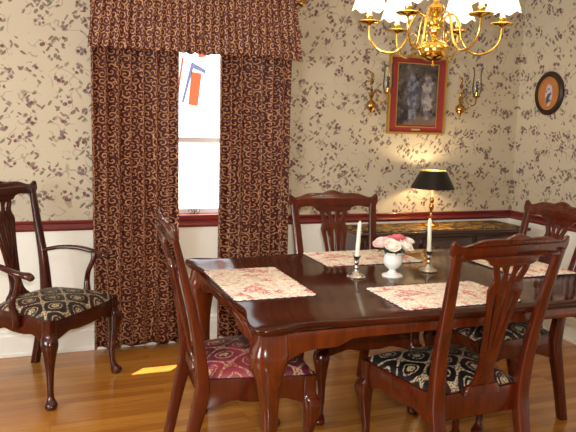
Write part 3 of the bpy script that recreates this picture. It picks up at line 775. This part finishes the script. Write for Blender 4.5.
while z < zc_-.035:
    loop = []
    for j in range(13):
        a = 2*PI*j/12; xx, zz = .009*math.cos(a), .016*math.sin(a)
        loop.append((xx if k % 2 else 0, 0 if k % 2 else xx, z+.014+zz, .002))
    sweep(b, loop, seg=6, smooth=False); z += .026; k += 1
obj('chain', b, 'brass', ch)
b = bmesh.new(); lathe(b, [(.004, zc_-.045), (.02, zc_-.038), (.055, zc_-.015), (.06, zc_-.001)], seg=28); obj('canopy', b, 'brass', ch)
R = .283; phi0 = 2.716
for k in range(6):
    a = phi0+k*PI/3; ca, sa = math.cos(a), math.sin(a)
    P = lambda rr, z, t: (rr*ca, rr*sa, z, t)
    b = bmesh.new()
    sweep(b, [P(.026, .108, .005), P(.045, .150, .005), P(.078, .158, .0052), P(.102, .118, .0055), P(.118, .05, .0055), P(.150, .006, .0058), P(.190, -.008, .0058), P(.240, .008, .0058), P(.274, .046, .0055), P(.283, .095, .005), P(.283, .118, .005)], seg=10, sub=5)
    sweep(b, [P(.115, .055, .0035), P(.092, .035, .0035), P(.078, .055, .0035), P(.085, .075, .0035), P(.098, .070, .003)], seg=8)
    arm = obj('arm', b, 'brass', ch)
    C = (R*ca, R*sa, 0)
    b = bmesh.new(); lathe(b, [(.001, .106), (.006, .107), (.012, .112), (.044, .117), (.050, .122), (.048, .125), (.014, .122), (.010, .126), (.014, .134), (.016, .146), (.013, .150), (.001, .150)], c=C, seg=24); obj('drip_pan', b, 'brass', arm)
    b = bmesh.new(); lathe(b, [(.011, .150), (.011, .190), (.004, .192)], c=C, seg=14); obj('candle_sleeve', b, 'candle', arm)
    b = bmesh.new(); lathe(b, [(.004, .192), (.013, .206), (.014, .218), (.008, .238), (.001, .25)], c=C, seg=14); obj('bulb', b, 'bulb', arm)
    b = bmesh.new(); prof = [(.074, .176), (.066, .196), (.057, .222), (.049, .255), (.042, .292)]; seg = 48; rs = []
    for (rr, z) in prof+[(q[0]-.002, q[1]) for q in reversed(prof)]+[prof[0]]:
        e = max(0, (.206-z)/.03)
        rs.append([(C[0]+rr*(1+.03*math.cos(j*2*PI/seg*12))*math.cos(2*PI*j/seg), C[1]+rr*(1+.03*math.cos(j*2*PI/seg*12))*math.sin(2*PI*j/seg), z+.007*e*math.cos(j*2*PI/seg*6)) for j in range(seg)])
    rings(b, rs, cap=False); bmesh.ops.remove_doubles(b, verts=b.verts, dist=1e-6)
    obj('shade', b, 'shade', arm, ang=1.2)
    L = bpy.data.lights.new('bulb_light', 'POINT'); L.energy = 1.6; L.color = (1, .86, .68); L.shadow_soft_size = .02
    lo = bpy.data.objects.new('bulb_light', L); lo.location = (CHX+C[0], CHY+C[1], ZB+.262); col.objects.link(lo)

# ------------------------------------------------------------------ light
L = bpy.data.lights.new('lamp_light', 'POINT'); L.energy = 5.0; L.color = (1, .78, .46); L.shadow_soft_size = .02
lo = bpy.data.objects.new('lamp_light', L); lo.location = (LX, LY, LZ+.352); col.objects.link(lo)
S = bpy.data.lights.new('sun', 'SUN'); S.energy = 22; S.angle = .009; S.color = (1, .93, .8)
so = bpy.data.objects.new('sun', S); col.objects.link(so); so.rotation_euler = Vector((-.361, -.4065, -.88)).to_track_quat('-Z', 'Y').to_euler()
def area(name, loc, aim, sx, sy, e, c):
    A = bpy.data.lights.new(name, 'AREA'); A.shape = 'RECTANGLE'; A.size = sx; A.size_y = sy; A.energy = e; A.color = c
    o = bpy.data.objects.new(name, A); col.objects.link(o); o.location = loc; o.rotation_euler = (Vector(aim)-Vector(loc)).to_track_quat('-Z', 'Y').to_euler(); return o
area('side_window_daylight', (X0-.2, 1.8, 1.45), (1, 2.1, 1.1), 1.7, 1.25, 75, (.93, .97, 1))
fl = area('camera_flash', (.03, -.02, 1.52), (1.2, 3.2, .95), .06, .04, 42, (1, .97, .92))
area('ceiling_fill', (.6, .3, HC-.03), (.6, .3, 0), .5, .5, 14, (1, .9, .76))  # added fill light under the ceiling, no known fixture there
wd = bpy.data.worlds.new('sky'); sc.world = wd; wd.use_nodes = True
bg = wd.node_tree.nodes['Background']; bg.inputs[0].default_value = (.93, .96, 1, 1); bg.inputs[1].default_value = 2.0
